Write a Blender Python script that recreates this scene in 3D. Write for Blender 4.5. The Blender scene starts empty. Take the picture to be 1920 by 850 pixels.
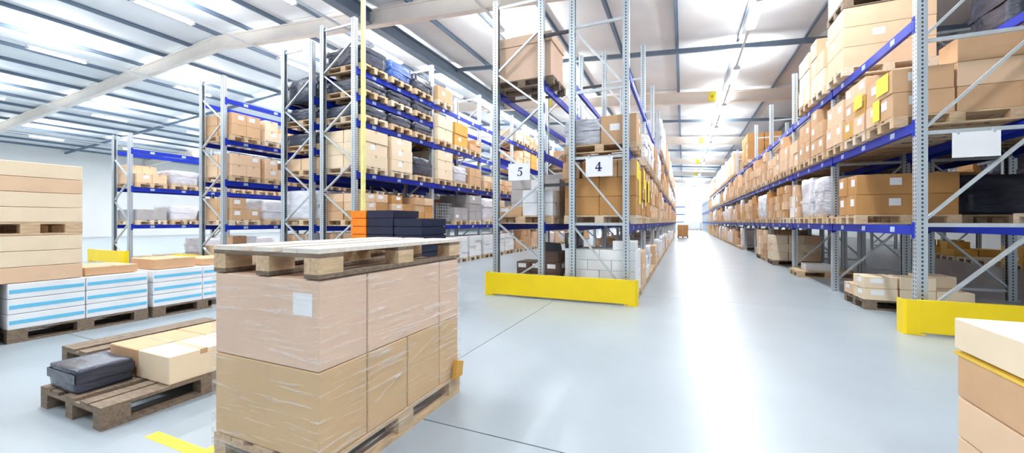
import bpy, math, random
from mathutils import Vector, Matrix
from mathutils.bvhtree import BVHTree

random.seed(11)
SC = bpy.context.scene
COL = SC.collection
PI = math.pi

# ------------------------------------------------------------------ camera
YAW = math.radians(23.46)
CAM_H = 1.3
cd = bpy.data.cameras.new('camera')
cd.sensor_width = 36.0
cd.lens = 36.0 * 740.0 / 1920.0
cd.shift_y = -9.0 / 1920.0
cd.clip_start = 0.05
cd.clip_end = 400
cam = bpy.data.objects.new('camera', cd)
cam.location = (0, 0, CAM_H)
cam.rotation_euler = (PI / 2, 0, YAW)
COL.objects.link(cam)
SC.camera = cam

# ------------------------------------------------------------------ world, exposure
wd = bpy.data.worlds.new('world')
SC.world = wd
wd.use_nodes = True
wd.node_tree.nodes['Background'].inputs[0].default_value = (0.86, 0.93, 1.0, 1)
wd.node_tree.nodes['Background'].inputs[1].default_value = 0.34   # even fill light, let in by leaving out the near wall
SC.view_settings.view_transform = 'Standard'
SC.view_settings.look = 'None'
SC.view_settings.gamma = 1
SC.view_settings.use_curve_mapping = False
SC.view_settings.exposure = 0.55
SC.cycles.max_bounces = 7
SC.cycles.diffuse_bounces = 4
SC.cycles.glossy_bounces = 3
SC.cycles.transparent_max_bounces = 12
SC.cycles.caustics_reflective = False
SC.cycles.caustics_refractive = False
SC.cycles.sample_clamp_indirect = 6

LAMP_POWER = 112.0     # W of each batten luminaire, downwards
LAMP_UP = 100.0         # W spilled upwards on the roof
TUBE_GLOW = 16.0


def proj(p):
    """world point -> (u, v, depth) in the 1920 x 850 frame"""
    x, y, z = p
    c, s = math.cos(YAW), math.sin(YAW)
    d = -x * s + y * c
    l = x * c + y * s
    if d < 0.05:
        return None
    return 960 + 740 * l / d, 416 - 740 * (z - CAM_H) / d, d


# ------------------------------------------------------------------ materials
MATS = {}


def mat(name, col, rough=0.6, metal=0.0, vary=0.08, scale=6.0, bump=0.0, bscale=40.0, stretch=(1, 1, 1), spec=0.5, coat=0.0):
    if name in MATS:
        return MATS[name]
    m = bpy.data.materials.new(name)
    m.use_nodes = True
    nt = m.node_tree
    b = nt.nodes['Principled BSDF']
    b.inputs['Roughness'].default_value = rough
    b.inputs['Metallic'].default_value = metal
    b.inputs['Specular IOR Level'].default_value = spec
    b.inputs['Coat Weight'].default_value = coat
    tc = nt.nodes.new('ShaderNodeTexCoord')
    mp = nt.nodes.new('ShaderNodeMapping')
    mp.inputs['Scale'].default_value = stretch
    nt.links.new(tc.outputs['Object'], mp.inputs['Vector'])
    nz = nt.nodes.new('ShaderNodeTexNoise')
    nz.inputs['Scale'].default_value = scale
    nz.inputs['Detail'].default_value = 4
    nt.links.new(mp.outputs['Vector'], nz.inputs['Vector'])
    rp = nt.nodes.new('ShaderNodeValToRGB')
    lo = [max(0, c * (1 - vary)) for c in col]
    hi = [min(1, c * (1 + vary)) for c in col]
    rp.color_ramp.elements[0].position = 0.3
    rp.color_ramp.elements[1].position = 0.7
    rp.color_ramp.elements[0].color = (*lo, 1)
    rp.color_ramp.elements[1].color = (*hi, 1)
    nt.links.new(nz.outputs['Fac'], rp.inputs['Fac'])
    nt.links.new(rp.outputs['Color'], b.inputs['Base Color'])
    if bump > 0:
        n2 = nt.nodes.new('ShaderNodeTexNoise')
        n2.inputs['Scale'].default_value = bscale
        n2.inputs['Detail'].default_value = 3
        nt.links.new(mp.outputs['Vector'], n2.inputs['Vector'])
        bp = nt.nodes.new('ShaderNodeBump')
        bp.inputs['Strength'].default_value = bump
        bp.inputs['Distance'].default_value = 0.02
        nt.links.new(n2.outputs['Fac'], bp.inputs['Height'])
        nt.links.new(bp.outputs['Normal'], b.inputs['Normal'])
    MATS[name] = m
    return m


def emit_mat(name, col, strength):
    m = bpy.data.materials.new(name)
    m.use_nodes = True
    nt = m.node_tree
    nt.nodes.remove(nt.nodes['Principled BSDF'])
    e = nt.nodes.new('ShaderNodeEmission')
    e.inputs[0].default_value = (*col, 1)
    e.inputs[1].default_value = strength
    nt.links.new(e.outputs[0], nt.nodes['Material Output'].inputs[0])
    MATS[name] = m
    return m


def perforated_steel():
    """galvanised steel with the punched slots of a rack upright (2 columns, every 5 cm)"""
    m = mat('galvanised_upright', (0.60, 0.66, 0.70), 0.38, 0.55, 0.10, 14, stretch=(1, 1, 0.2))
    nt = m.node_tree
    b = nt.nodes['Principled BSDF']
    src = b.inputs['Base Color'].links[0].from_socket
    tc = nt.nodes.new('ShaderNodeTexCoord')
    sp = nt.nodes.new('ShaderNodeSeparateXYZ')
    nt.links.new(tc.outputs['Object'], sp.inputs[0])

    def math_(op, a, bv, c=None):
        n = nt.nodes.new('ShaderNodeMath')
        n.operation = op
        for i, v in enumerate((a, bv, c)):
            if v is None:
                continue
            if isinstance(v, (int, float)):
                n.inputs[i].default_value = v
            else:
                nt.links.new(v, n.inputs[i])
        return n.outputs[0]
    fz = math_('FRACT', math_('MULTIPLY', sp.outputs['Z'], 1 / 0.05), 0)
    zin = math_('LESS_THAN', math_('ABSOLUTE', math_('SUBTRACT', fz, 0.5), 0), 0.26)
    ya = math_('ABSOLUTE', sp.outputs['Y'], 0)
    yin = math_('LESS_THAN', math_('ABSOLUTE', math_('SUBTRACT', ya, 0.026), 0), 0.008)
    xa = math_('ABSOLUTE', sp.outputs['X'], 0)
    xin = math_('LESS_THAN', math_('ABSOLUTE', math_('SUBTRACT', xa, 0.0), 0), 0.009)
    hole = math_('MULTIPLY', zin, math_('MAXIMUM', yin, xin))
    mx = nt.nodes.new('ShaderNodeMix')
    mx.data_type = 'RGBA'
    nt.links.new(hole, mx.inputs[0])
    nt.links.new(src, mx.inputs[6])
    mx.inputs[7].default_value = (0.05, 0.06, 0.09, 1)
    nt.links.new(mx.outputs[2], b.inputs['Base Color'])
    return m


def film_mat():
    """clear stretch film: mostly see-through, with glossy wrinkles that run slightly upwards"""
    m = bpy.data.materials.new('stretch_film')
    m.use_nodes = True
    nt = m.node_tree
    b = nt.nodes['Principled BSDF']
    b.inputs['Base Color'].default_value = (0.92, 0.93, 0.95, 1)
    b.inputs['Roughness'].default_value = 0.16
    tc = nt.nodes.new('ShaderNodeTexCoord')
    mp = nt.nodes.new('ShaderNodeMapping')
    mp.inputs['Rotation'].default_value = (math.radians(-20), 0, 0)
    mp.inputs['Scale'].default_value = (1.4, 1.4, 22)
    nt.links.new(tc.outputs['Object'], mp.inputs['Vector'])
    nz = nt.nodes.new('ShaderNodeTexNoise')
    nz.inputs['Scale'].default_value = 2.2
    nz.inputs['Detail'].default_value = 6
    nz.inputs['Distortion'].default_value = 0.4
    nt.links.new(mp.outputs['Vector'], nz.inputs['Vector'])
    rp = nt.nodes.new('ShaderNodeValToRGB')
    rp.color_ramp.elements[0].position = 0.54
    rp.color_ramp.elements[0].color = (0.07, 0.07, 0.07, 1)
    rp.color_ramp.elements[1].position = 0.74
    rp.color_ramp.elements[1].color = (0.5, 0.5, 0.5, 1)
    nt.links.new(nz.outputs['Fac'], rp.inputs['Fac'])
    nt.links.new(rp.outputs['Color'], b.inputs['Alpha'])
    bp = nt.nodes.new('ShaderNodeBump')
    bp.inputs['Strength'].default_value = 0.5
    bp.inputs['Distance'].default_value = 0.02
    nt.links.new(nz.outputs['Fac'], bp.inputs['Height'])
    nt.links.new(bp.outputs['Normal'], b.inputs['Normal'])
    MATS['film'] = m
    return m


M_UP = perforated_steel()
M_GALV = mat('galvanised_brace', (0.66, 0.71, 0.74), 0.36, 0.5, 0.08, 10)
M_BLUE = mat('blue_beam_paint', (0.003, 0.024, 0.40), 0.45, 0.0, 0.10, 5, spec=0.3)
M_BLUE2 = mat('blue_connector_paint', (0.004, 0.030, 0.44), 0.45, 0.0, 0.06, 5, spec=0.3)
M_YEL = mat('yellow_guard_paint', (0.93, 0.66, 0.004), 0.42, 0.0, 0.03, 3)
M_YEL2 = mat('yellow_print', (0.96, 0.78, 0.05), 0.6, 0.0, 0.03, 3)
M_BLACK = mat('black_steel', (0.03, 0.03, 0.04), 0.5, 0.0, 0.2, 8)
M_STICK = mat('pale_blue_sticker', (0.50, 0.62, 0.86), 0.5, 0.0, 0.25, 30)
M_PAPER = mat('white_paper', (0.90, 0.90, 0.91), 0.7, 0.0, 0.02, 4)
M_INK = mat('navy_ink', (0.025, 0.025, 0.12), 0.7, 0.0, 0.05, 4)
M_WOOD = mat('pallet_wood', (0.62, 0.44, 0.27), 0.75, 0.0, 0.22, 9, 0.15, 50, (1, 6, 6))
M_WOODD = mat('weathered_pallet_wood', (0.20, 0.145, 0.10), 0.8, 0.0, 0.3, 9, 0.2, 50, (6, 1, 6))
M_WOODP = mat('pale_pallet_wood', (0.74, 0.60, 0.44), 0.75, 0.0, 0.18, 9, 0.15, 50, (6, 1, 6))
M_WOODW = mat('whitish_pallet_wood', (0.80, 0.72, 0.64), 0.7, 0.0, 0.12, 9, 0.15, 50, (6, 1, 6))  # whitish tone, used only for the deck boards of one pallet
CART = {
    'tan': mat('tan_cardboard', (0.62, 0.38, 0.21), 0.7, 0, 0.07, 3, 0.05, 60),
    'brown': mat('brown_cardboard', (0.52, 0.26, 0.085), 0.7, 0, 0.07, 3, 0.05, 60),
    'pale': mat('pale_cardboard', (0.78, 0.54, 0.35), 0.7, 0, 0.06, 3, 0.05, 60),
    'cream': mat('cream_cardboard', (0.86, 0.70, 0.50), 0.7, 0, 0.05, 3, 0.05, 60),
    'white': mat('white_carton_board', (0.88, 0.89, 0.91), 0.6, 0, 0.04, 3, 0.05, 60),
    'grey': mat('grey_cardboard', (0.42, 0.40, 0.40), 0.7, 0, 0.08, 3, 0.05, 60),
    'dark brown': mat('dark_cardboard', (0.11, 0.065, 0.05), 0.65, 0, 0.15, 3, 0.05, 60),
    'sandy': mat('sandy_cardboard', (0.68, 0.45, 0.23), 0.7, 0, 0.06, 3, 0.05, 60),
    'blush': mat('blush_cardboard', (0.78, 0.55, 0.40), 0.7, 0, 0.05, 3, 0.05, 60),
    'ochre': mat('ochre_cardboard', (0.66, 0.36, 0.07), 0.7, 0, 0.07, 3, 0.05, 60),
}
M_TAPE = mat('parcel_tape', (0.55, 0.36, 0.20), 0.3, 0, 0.08, 6)
M_WRAPW = mat('white_wrapped_goods', (0.78, 0.78, 0.84), 0.28, 0, 0.14, 3.0, 0.55, 7, (1, 1, 3))
M_WRAPP = mat('pinkish_wrapped_goods', (0.78, 0.66, 0.63), 0.3, 0, 0.16, 4.0, 0.5, 7, (1, 1, 3))
M_WRAPS = mat('silver_wrapped_goods', (0.62, 0.62, 0.68), 0.25, 0, 0.3, 5.0, 0.7, 9, (1, 1, 5))
M_WRAPD = mat('dark_wrapped_goods', (0.045, 0.05, 0.075), 0.25, 0, 0.3, 4.0, 0.5, 8, (1, 1, 3))
M_WRAPB = mat('blue_wrapped_goods', (0.05, 0.12, 0.40), 0.3, 0, 0.2, 4.0, 0.5, 8, (1, 1, 3))
M_CREAM = mat('cream_steel_beam', (0.90, 0.82, 0.74), 0.55, 0, 0.03, 2)
M_DSTEEL = mat('dark_blue_grey_steel', (0.17, 0.23, 0.31), 0.5, 0.1, 0.10, 2)
M_ROOF = mat('roof_deck', (0.80, 0.82, 0.84), 0.6, 0, 0.05, 0.7)
M_WALL = mat('white_wall_panel', (0.86, 0.86, 0.84), 0.6, 0, 0.03, 0.6)
M_FLOOR = mat('polished_concrete', (0.36, 0.415, 0.455), 0.31, 0, 0.07, 0.9, 0.02, 6, spec=0.55)
M_JOINT = mat('joint_filler', (0.22, 0.24, 0.25), 0.8, 0, 0.1, 5)
M_TUBE = emit_mat('fluorescent_tube', (0.93, 0.97, 1.0), TUBE_GLOW)
M_HOUS = mat('lamp_housing', (0.8, 0.82, 0.84), 0.4, 0, 0.02, 3)
M_ORANGE = mat('orange_plastic', (0.90, 0.24, 0.01), 0.4, 0, 0.05, 5)
M_NAVY = mat('navy_plastic', (0.010, 0.016, 0.045), 0.35, 0, 0.15, 5)
M_BLUEST = mat('blue_stripe_print', (0.15, 0.55, 0.80), 0.6, 0, 0.05, 5)
M_FILM = film_mat()


# ------------------------------------------------------------------ mesh helpers
class MB:
    def __init__(self):
        self.v, self.f, self.m, self.mats = [], [], [], []

    def mi(self, m):
        if m not in self.mats:
            self.mats.append(m)
        return self.mats.index(m)

    def box(self, x0, x1, y0, y1, z0, z1, m=None):
        n = len(self.v)
        self.v += [(x0, y0, z0), (x1, y0, z0), (x1, y1, z0), (x0, y1, z0), (x0, y0, z1), (x1, y0, z1), (x1, y1, z1), (x0, y1, z1)]
        k = self.mi(m) if m else 0
        for f in ((0, 3, 2, 1), (4, 5, 6, 7), (0, 1, 5, 4), (1, 2, 6, 5), (2, 3, 7, 6), (3, 0, 4, 7)):
            self.f.append(tuple(n + i for i in f))
            self.m.append(k)
        return self

    def cbox(self, sx, sy, sz, c, mtx=None, m=None, bulge=0.0):
        """chamfered box, centred on x, y and standing on z = 0"""
        n = len(self.v)
        k = self.mi(m) if m else 0
        hx, hy = sx / 2, sy / 2
        P = {}
        vs = []
        for ax in range(3):
            for a in (-1, 1):
                for b in (-1, 1):
                    for e in (-1, 1):
                        s = (a, b, e)
                        p = []
                        for q, h in enumerate((hx, hy, sz / 2)):
                            p.append(s[q] * (h if q == ax else h - c))
                        P[(ax, a, b, e)] = len(vs)
                        vs.append(Vector((p[0], p[1], p[2] + sz / 2)))
        faces = []
        for ax in range(3):
            o = [q for q in range(3) if q != ax]
            for sgn in (-1, 1):
                ring = []
                for s1, s2 in ((-1, -1), (1, -1), (1, 1), (-1, 1)):
                    s = [0, 0, 0]
                    s[ax], s[o[0]], s[o[1]] = sgn, s1, s2
                    ring.append(P[(ax, *s)])
                faces.append((ring, Vector([sgn if q == ax else 0 for q in range(3)])))
        for a1 in range(3):
            for a2 in range(a1 + 1, 3):
                a3 = 3 - a1 - a2
                for s1 in (-1, 1):
                    for s2 in (-1, 1):
                        ring = []
                        for ax, s3 in ((a1, -1), (a1, 1), (a2, 1), (a2, -1)):
                            s = [0, 0, 0]
                            s[a1], s[a2], s[a3] = s1, s2, s3
                            ring.append(P[(ax, *s)])
                        nv = [0, 0, 0]
                        nv[a1], nv[a2] = s1, s2
                        faces.append((ring, Vector(nv)))
        for a in (-1, 1):
            for b in (-1, 1):
                for e in (-1, 1):
                    faces.append(([P[(0, a, b, e)], P[(1, a, b, e)], P[(2, a, b, e)]], Vector((a, b, e))))
        for ring, nv in faces:
            nn = (vs[ring[1]] - vs[ring[0]]).cross(vs[ring[2]] - vs[ring[0]])
            if nn.dot(nv) < 0:
                ring = ring[::-1]
            self.f.append(tuple(n + i for i in ring))
            self.m.append(k)
        self.v += [tuple(mtx @ p) if mtx else tuple(p) for p in vs]
        return self

    def bar(self, p, q, w, h, up=(0, 0, 1), m=None):
        """rectangular bar from p to q; w across, h along up"""
        p, q = Vector(p), Vector(q)
        d = (q - p).normalized()
        u = Vector(up)
        s = d.cross(u)
        if s.length < 1e-4:
            s = d.cross(Vector((1, 0, 0)))
        s.normalize()
        u = s.cross(d).normalized()
        n = len(self.v)
        k = self.mi(m) if m else 0
        for c in (p, q):
            for a, b in ((-1, -1), (1, -1), (1, 1), (-1, 1)):
                self.v.append(tuple(c + s * (a * w / 2) + u * (b * h / 2)))
        for f in ((0, 1, 2, 3), (7, 6, 5, 4), (0, 4, 5, 1), (1, 5, 6, 2), (2, 6, 7, 3), (3, 7, 4, 0)):
            self.f.append(tuple(n + i for i in f[::-1]))
            self.m.append(k)
        return self

    def prism(self, poly, axis, a0, a1, m=None):
        """extrude a closed 2D polygon along an axis ('x','y','z'); a concave polygon is fine"""
        n = len(self.v)
        k = self.mi(m) if m else 0
        N = len(poly)
        for a in (a0, a1):
            for p in poly:
                self.v.append({'x': (a, p[0], p[1]), 'y': (p[0], a, p[1]), 'z': (p[0], p[1], a)}[axis])
        self.f.append(tuple(n + i for i in range(N))[::-1])
        self.f.append(tuple(n + N + i for i in range(N)))
        self.m += [k, k]
        for i in range(N):
            j = (i + 1) % N
            self.f.append((n + i, n + j, n + N + j, n + N + i))
            self.m.append(k)
        return self

    def cyl(self, p, q, r, n=10, m=None):
        p, q = Vector(p), Vector(q)
        d = (q - p).normalized()
        s = d.orthogonal().normalized()
        u = d.cross(s)
        b = len(self.v)
        k = self.mi(m) if m else 0
        for c in (p, q):
            for i in range(n):
                t = 2 * PI * i / n
                self.v.append(tuple(c + s * (r * math.cos(t)) + u * (r * math.sin(t))))
        for i in range(n):
            j = (i + 1) % n
            self.f.append((b + i, b + j, b + n + j, b + n + i))
            self.m.append(k)
        self.f.append(tuple(b + i for i in range(n))[::-1])
        self.f.append(tuple(b + n + i for i in range(n)))
        self.m += [k, k]
        return self

    def mesh(self, name, m=None):
        me = bpy.data.meshes.new(name)
        me.from_pydata(self.v, [], self.f)
        if m is not None:
            me.materials.append(m)
        else:
            for x in self.mats:
                me.materials.append(x)
            me.polygons.foreach_set('material_index', self.m)
        me.update()
        return me


def link(name, me, parent=None, loc=(0, 0, 0), rz=0.0):
    o = bpy.data.objects.new(name, me)
    o.location = loc
    if rz:
        o.rotation_euler = (0, 0, rz)
    if parent is not None:
        o.parent = parent
    COL.objects.link(o)
    return o


SEEN_LABELS = {}


def tag(o, label, cat, group=None):
    o['label'] = label
    o['category'] = cat
    if group:
        o['group'] = group
    SEEN_LABELS.setdefault(label, []).append(o)
    return o


def thing(name, label, cat, loc=(0, 0, 0), group=None, rz=0.0):
    return tag(link(name, None, None, loc, rz), label, cat, group)


def struct(name, me, loc=(0, 0, 0), parent=None):
    o = link(name, me, parent, loc)
    if parent is None:
        o['kind'] = 'structure'
    return o


ORD = ['first', 'second', 'third', 'fourth', 'fifth', 'sixth', 'seventh', 'eighth', 'ninth', 'tenth', 'eleventh', 'twelfth', 'thirteenth',
       'fourteenth', 'fifteenth', 'sixteenth', 'seventeenth', 'eighteenth', 'nineteenth', 'twentieth']
ORD += ['twenty-' + w for w in ORD[:9]] + ['thirtieth'] + ['thirty-' + w for w in ORD[:9]] + ['fortieth'] + ['forty-' + w for w in ORD[:9]] + \
       ['fiftieth'] + ['fifty-' + w for w in ORD[:9]] + ['sixtieth'] + ['sixty-' + w for w in ORD[:9]]

# ------------------------------------------------------------------ the hall
XL, XR, YN, YF = -46.0, 13.0, -8.0, 72.0
RIDGE = -17.0


def zbeam(x):
    """underside of the cream roof beams"""
    return 6.8 - 0.08 * x if x > RIDGE else 6.8 - 0.08 * RIDGE - 0.06 * (RIDGE - x)


BEAM_Y = [-0.5, 9.8, 20.1, 30.6, 41.0, 51.4, 61.8]
BEAM_D = 0.52

# floor: slabs with open joints over a dark base
base = MB().box(XL, XR, YN, YF, -0.25, -0.02)
floor = struct('floor', base.mesh('floor_base', M_JOINT))
JX = [-1.95 + 5.1 * i for i in range(-9, 4)]
JY = [2.15 + 5.1 * i for i in range(-2, 15)]
xs = [XL] + [x for x in JX if XL < x < XR] + [XR]
ys = [YN] + [y for y in JY if YN < y < YF] + [YF]
for i in range(len(xs) - 1):
    for j in range(len(ys) - 1):
        w, h = xs[i + 1] - xs[i], ys[j + 1] - ys[j]
        g = 0.005
        me = MB().prism([(g, g), (w - g, g), (w - g, h - g), (g, h - g)], 'z', -0.02, 0.0).mesh('slab', M_FLOOR)
        # object space follows the slab, so the mottling of the concrete differs from slab to slab
        link('slab', me, floor, (xs[i], ys[j], 0))

# roof deck
dk = MB()
zt = lambda x: zbeam(x) + BEAM_D + 0.17
dk.prism([(XL, zt(XL) + .05), (RIDGE, zt(RIDGE) + .05), (XR, zt(XR) + .05), (XR, zt(XR) + .2), (RIDGE, zt(RIDGE) + .2), (XL, zt(XL) + .2)], 'y', YN, YF)
ceiling = struct('ceiling', dk.mesh('roof_deck', M_DSTEEL))
PUR = [-0.2 + 1.87 * i for i in range(-24, 8)]
PUR = [x for x in PUR if XL + 0.3 < x < XR - 0.2]
pe = [XL] + PUR + [XR]
by = [YN] + BEAM_Y + [YF]
for i in range(len(pe) - 1):
    for j in range(len(by) - 1):
        a, b = pe[i] + .01, pe[i + 1] - .01
        pan = MB().prism([(a, zt(a)), (b, zt(b)), (b, zt(b) + .05), (a, zt(a) + .05)], 'y', by[j] + .01, by[j + 1] - .01)
        link('roof_panel', pan.mesh('roof_panel', M_ROOF), ceiling)
for x in PUR:
    z = zt(x) - .005
    p = MB()
    # Z section: web and two lips
    p.box(x - .012, x + .012, YN, YF, z - .12, z)
    p.box(x - .055, x + .012, YN, YF, z - .125, z - .113)
    p.box(x - .012, x + .055, YN, YF, z - .012, z)
    link('purlin', p.mesh('purlin', M_DSTEEL), ceiling)


def slope_prism(mb, y0, y1, dz0, dz1):
    mb.prism([(XL, zbeam(XL) + dz0), (RIDGE, zbeam(RIDGE) + dz0), (XR, zbeam(XR) + dz0), (XR, zbeam(XR) + dz1), (RIDGE, zbeam(RIDGE) + dz1), (XL, zbeam(XL) + dz1)], 'y', y0, y1)


for y in BEAM_Y:
    b = MB()
    slope_prism(b, y - .11, y + .11, 0, .05)
    slope_prism(b, y - .05, y + .05, .05, BEAM_D - .05)
    slope_prism(b, y - .11, y + .11, BEAM_D - .05, BEAM_D)
    link('roof_beam', b.mesh('roof_beam', M_CREAM), ceiling)
for k in range(len(BEAM_Y) - 1):
    y = (BEAM_Y[k] + BEAM_Y[k + 1]) / 2
    b = MB()
    slope_prism(b, y - .05, y + .05, BEAM_D - .16, BEAM_D - .01)
    link('tie_beam', b.mesh('tie_beam', M_DSTEEL), ceiling)
# one heavy dark girder along the hall, over the left aisle
for x in (-9.2,):
    b = MB()
    z = zbeam(x)
    b.box(x - .16, x + .16, YN, YF, z + .02, z + .06)
    b.box(x - .03, x + .03, YN, YF, z + .06, z + .46)
    b.box(x - .16, x + .16, YN, YF, z + .46, z + .5)
    link('girder', b.mesh('girder', M_DSTEEL), ceiling)

# walls (the near side is left open so the world fill gets in)
struct('wall_right', MB().box(XR, XR + .2, YN, YF, 0, 7).mesh('wall_right', M_WALL))
struct('wall_left', MB().box(XL - .2, XL, YN, YF, 0, 8).mesh('wall_left', M_WALL))
wf = struct('wall_far', MB().box(XL, XR, YF, YF + .2, 0, 9).mesh('wall_far', M_WALL))
for i in range(7):        # horizontal rails between the wall sheets
    z = 1.2 + i * 1.05
    link('wall_rail', MB().box(XL, XR, YF - .06, YF, z, z + .07).mesh('wall_rail', M_HOUS), wf)
dd = struct('door_1', MB().box(-1.6, 3.4, YF - .14, YF - .07, 0, 4.6).mesh('door_backing', M_HOUS))
for i in range(8):
    link('panel', MB().box(-1.55, 3.35, YF - .19, YF - .14, .02 + i * .57, .56 + i * .57).mesh('door_panel', M_WALL), dd)
# strip window of translucent sheet above the door, its glow widened and raised to whiten the far end
w1 = struct('window_1', MB().box(-14, 9, YF - .12, YF - .06, 4.8, 7.0).mesh('window_frame', M_HOUS))
M_GLOW = emit_mat('glowing_translucent_sheet', (0.95, 0.98, 1.0), 12.0)
for i in range(12):
    link('pane', MB().box(-13.9 + i * 1.91, -12.06 + i * 1.91, YF - .15, YF - .12, 4.88, 6.92).mesh('window_pane', M_GLOW), w1)

# luminaires: rows of battens on a trunking rail
TR_ROWS = [(1.66, 'main aisle'), (-5.0, 'left aisle'), (-10.0, 'second left aisle'), (-14.8, 'third left aisle'), (-22.0, 'far left aisle'), (-30.0, 'farthest left bay'), (-38.0, 'left wall bay, added as fill')]  # last row is added to brighten the far left roof and wall
lamp_me = {}
hb = MB()
hb.prism([(-.11, .0), (-.06, .07), (.06, .07), (.11, .0)], 'y', -.8, .8)
lamp_me['housing'] = hb.mesh('lamp_housing', M_HOUS)
tb = MB()
tb.cyl((0, -.74, -.03), (0, .74, -.03), .022, 10)
lamp_me['tube'] = tb.mesh('tube', M_TUBE)
eb = MB()
eb.box(-.1, .1, -.025, .025, -.06, .0)
lamp_me['cap'] = eb.mesh('end_caps', M_HOUS)
ldata = bpy.data.lights.new('batten_light', 'AREA')
ldata.shape = 'RECTANGLE'
ldata.size, ldata.size_y = .22, 1.5
ldata.energy = LAMP_POWER
ldata.color = (0.95, 0.98, 1.0)
udata = bpy.data.lights.new('batten_spill', 'AREA')
udata.shape = 'RECTANGLE'
udata.size, udata.size_y = .3, 1.5
udata.energy = LAMP_UP
udata.color = (0.95, 0.98, 1.0)
for rx, rname in TR_ROWS:
    z = zbeam(rx) - .16
    rail = MB().box(-.03, .03, YN + 1, YF - 2, .07, .13)
    r = link('lighting_trunking', rail.mesh('trunking', M_HOUS), None, (rx, 0, z))
    tag(r, 'thin white lighting rail running along the roof of the ' + rname, 'lighting rail')
    for bY in BEAM_Y:
        link('hanger', MB().box(-.01, .01, bY - .01, bY + .01, .13, .16).mesh('hanger', M_HOUS), r)
    n = 0
    for k in range(-1, 15):
        y = 2.4 + 4.55 * k
        if abs(rx) > 20 and (y > 40):
            continue
        if rx < -8 and y > 50:
            continue
        n += 1
        lab = '%s fluorescent batten lamp from the near end, above the %s' % (ORD[n - 1], rname)
        L = thing('batten_lamp', lab, 'lamp', (rx, y, z), 'fluorescent batten lamps under the roof')
        link('housing', lamp_me['housing'], L)
        for sx in (-.05, .05):
            link('tube', lamp_me['tube'], L, (sx, 0, 0))
        for sy in (-.77, .77):
            link('end_cap', lamp_me['cap'], L, (0, sy, 0))
        lo = bpy.data.objects.new('batten_light', ldata)
        lo.parent = L
        lo.location = (0, 0, -.07)
        COL.objects.link(lo)
        uo = bpy.data.objects.new('batten_spill', udata)
        uo.parent = L
        uo.location = (0, 0, .15)
        uo.rotation_euler = (PI, 0, 0)
        COL.objects.link(uo)

# yellow bay signs that hang on the roof beams
ring = MB()
for i in range(14):
    a0, a1 = 2 * PI * i / 14, 2 * PI * (i + 1) / 14
    ring.prism([(.045 * math.cos(a0), .06 * math.sin(a0)), (.045 * math.cos(a1), .06 * math.sin(a1)), (.03 * math.cos(a1), .044 * math.sin(a1)), (.03 * math.cos(a0), .044 * math.sin(a0))], 'y', -.016, -.011)
ring_me = ring.mesh('sign_mark', M_INK)
plate_me = MB().box(-.16, .16, -.011, .011, -.2, .2).mesh('sign_plate', M_YEL2)
for (sx, by_, w) in ((1.2, 20.1, 'second'), (1.2, 30.6, 'third'), (1.25, 41.0, 'fourth'), (1.3, 51.4, 'fifth')):
    s = link('beam_sign', plate_me, None, (sx, by_ - .125, zbeam(sx) + .26))
    tag(s, 'yellow bay sign on the %s cream roof beam above the main aisle' % w, 'sign', 'yellow bay signs on the roof beams')
    link('mark', ring_me, s)
s = link('beam_sign', plate_me, None, (-6.55, 20.1 - .125, zbeam(-6.55) + .26))
tag(s, 'yellow bay sign on a cream roof beam, seen between racks 5 and 4', 'sign', 'yellow bay signs on the roof beams')
link('mark', ring_me, s)

# ------------------------------------------------------------------ racks
UPW = .10
up_cache, beam_cache = {}, {}


def upright_mesh(h):
    if h not in up_cache:
        b = MB()
        t = .006
        # open C section: web (front), two flanges, two returned lips
        prof = [(-.05, -.05), (.05, -.05), (.05, -.025), (.05 - t, -.025), (.05 - t, -.05 + t), (-.05 + t, -.05 + t), (-.05 + t, .05 - t), (.05 - t, .05 - t),
                (.05 - t, .025), (.05, .025), (.05, .05), (-.05, .05)]
        b.prism(prof, 'z', 0.008, h)
        f = b.mesh('upright', M_UP)
        p = MB().box(-.075, .065, -.07, .07, 0, .008)
        p.cyl((-.062, -.055, .008), (-.062, -.055, .022), .01, 6)
        p.cyl((-.062, .055, .008), (-.062, .055, .022), .01, 6)
        up_cache[h] = (f, p.mesh('foot_plate', M_GALV))
    return up_cache[h]


def beam_mesh(L):
    k = round(L, 3)
    if k not in beam_cache:
        # stepped box beam, top at z = 0, front face at x = 0 (aisle side is -x)
        b = MB()
        b.prism([(0, -.12), (.05, -.12), (.05, -.03), (.05, -.03), (.03, -.03), (.03, 0), (0, 0)], 'y', -L / 2, L / 2)
        c = MB()
        c.box(-.007, .004, -.05, 0, -.165, .035)
        c.box(-.007, .045, -.006, 0, -.165, .035)
        c.cyl((-.013, -.03, .0), (-.007, -.03, .0), .008, 6)
        c.cyl((-.013, -.03, -.13), (-.007, -.03, -.13), .008, 6)
        d = MB()
        d.box(-.007, .004, 0, .05, -.165, .035)
        d.box(-.007, .045, 0, .006, -.165, .035)
        d.cyl((-.013, .03, .0), (-.007, .03, .0), .008, 6)
        d.cyl((-.013, .03, -.13), (-.007, .03, -.13), .008, 6)
        s = MB().box(-.002, 0, -.06, .06, -.095, -.025)
        beam_cache[k] = (b.mesh('shelf_beam', M_BLUE), c.mesh('connector_near', M_BLUE2), d.mesh('connector_far', M_BLUE2), s.mesh('beam_sticker', M_STICK))
    return beam_cache[k]


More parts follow.
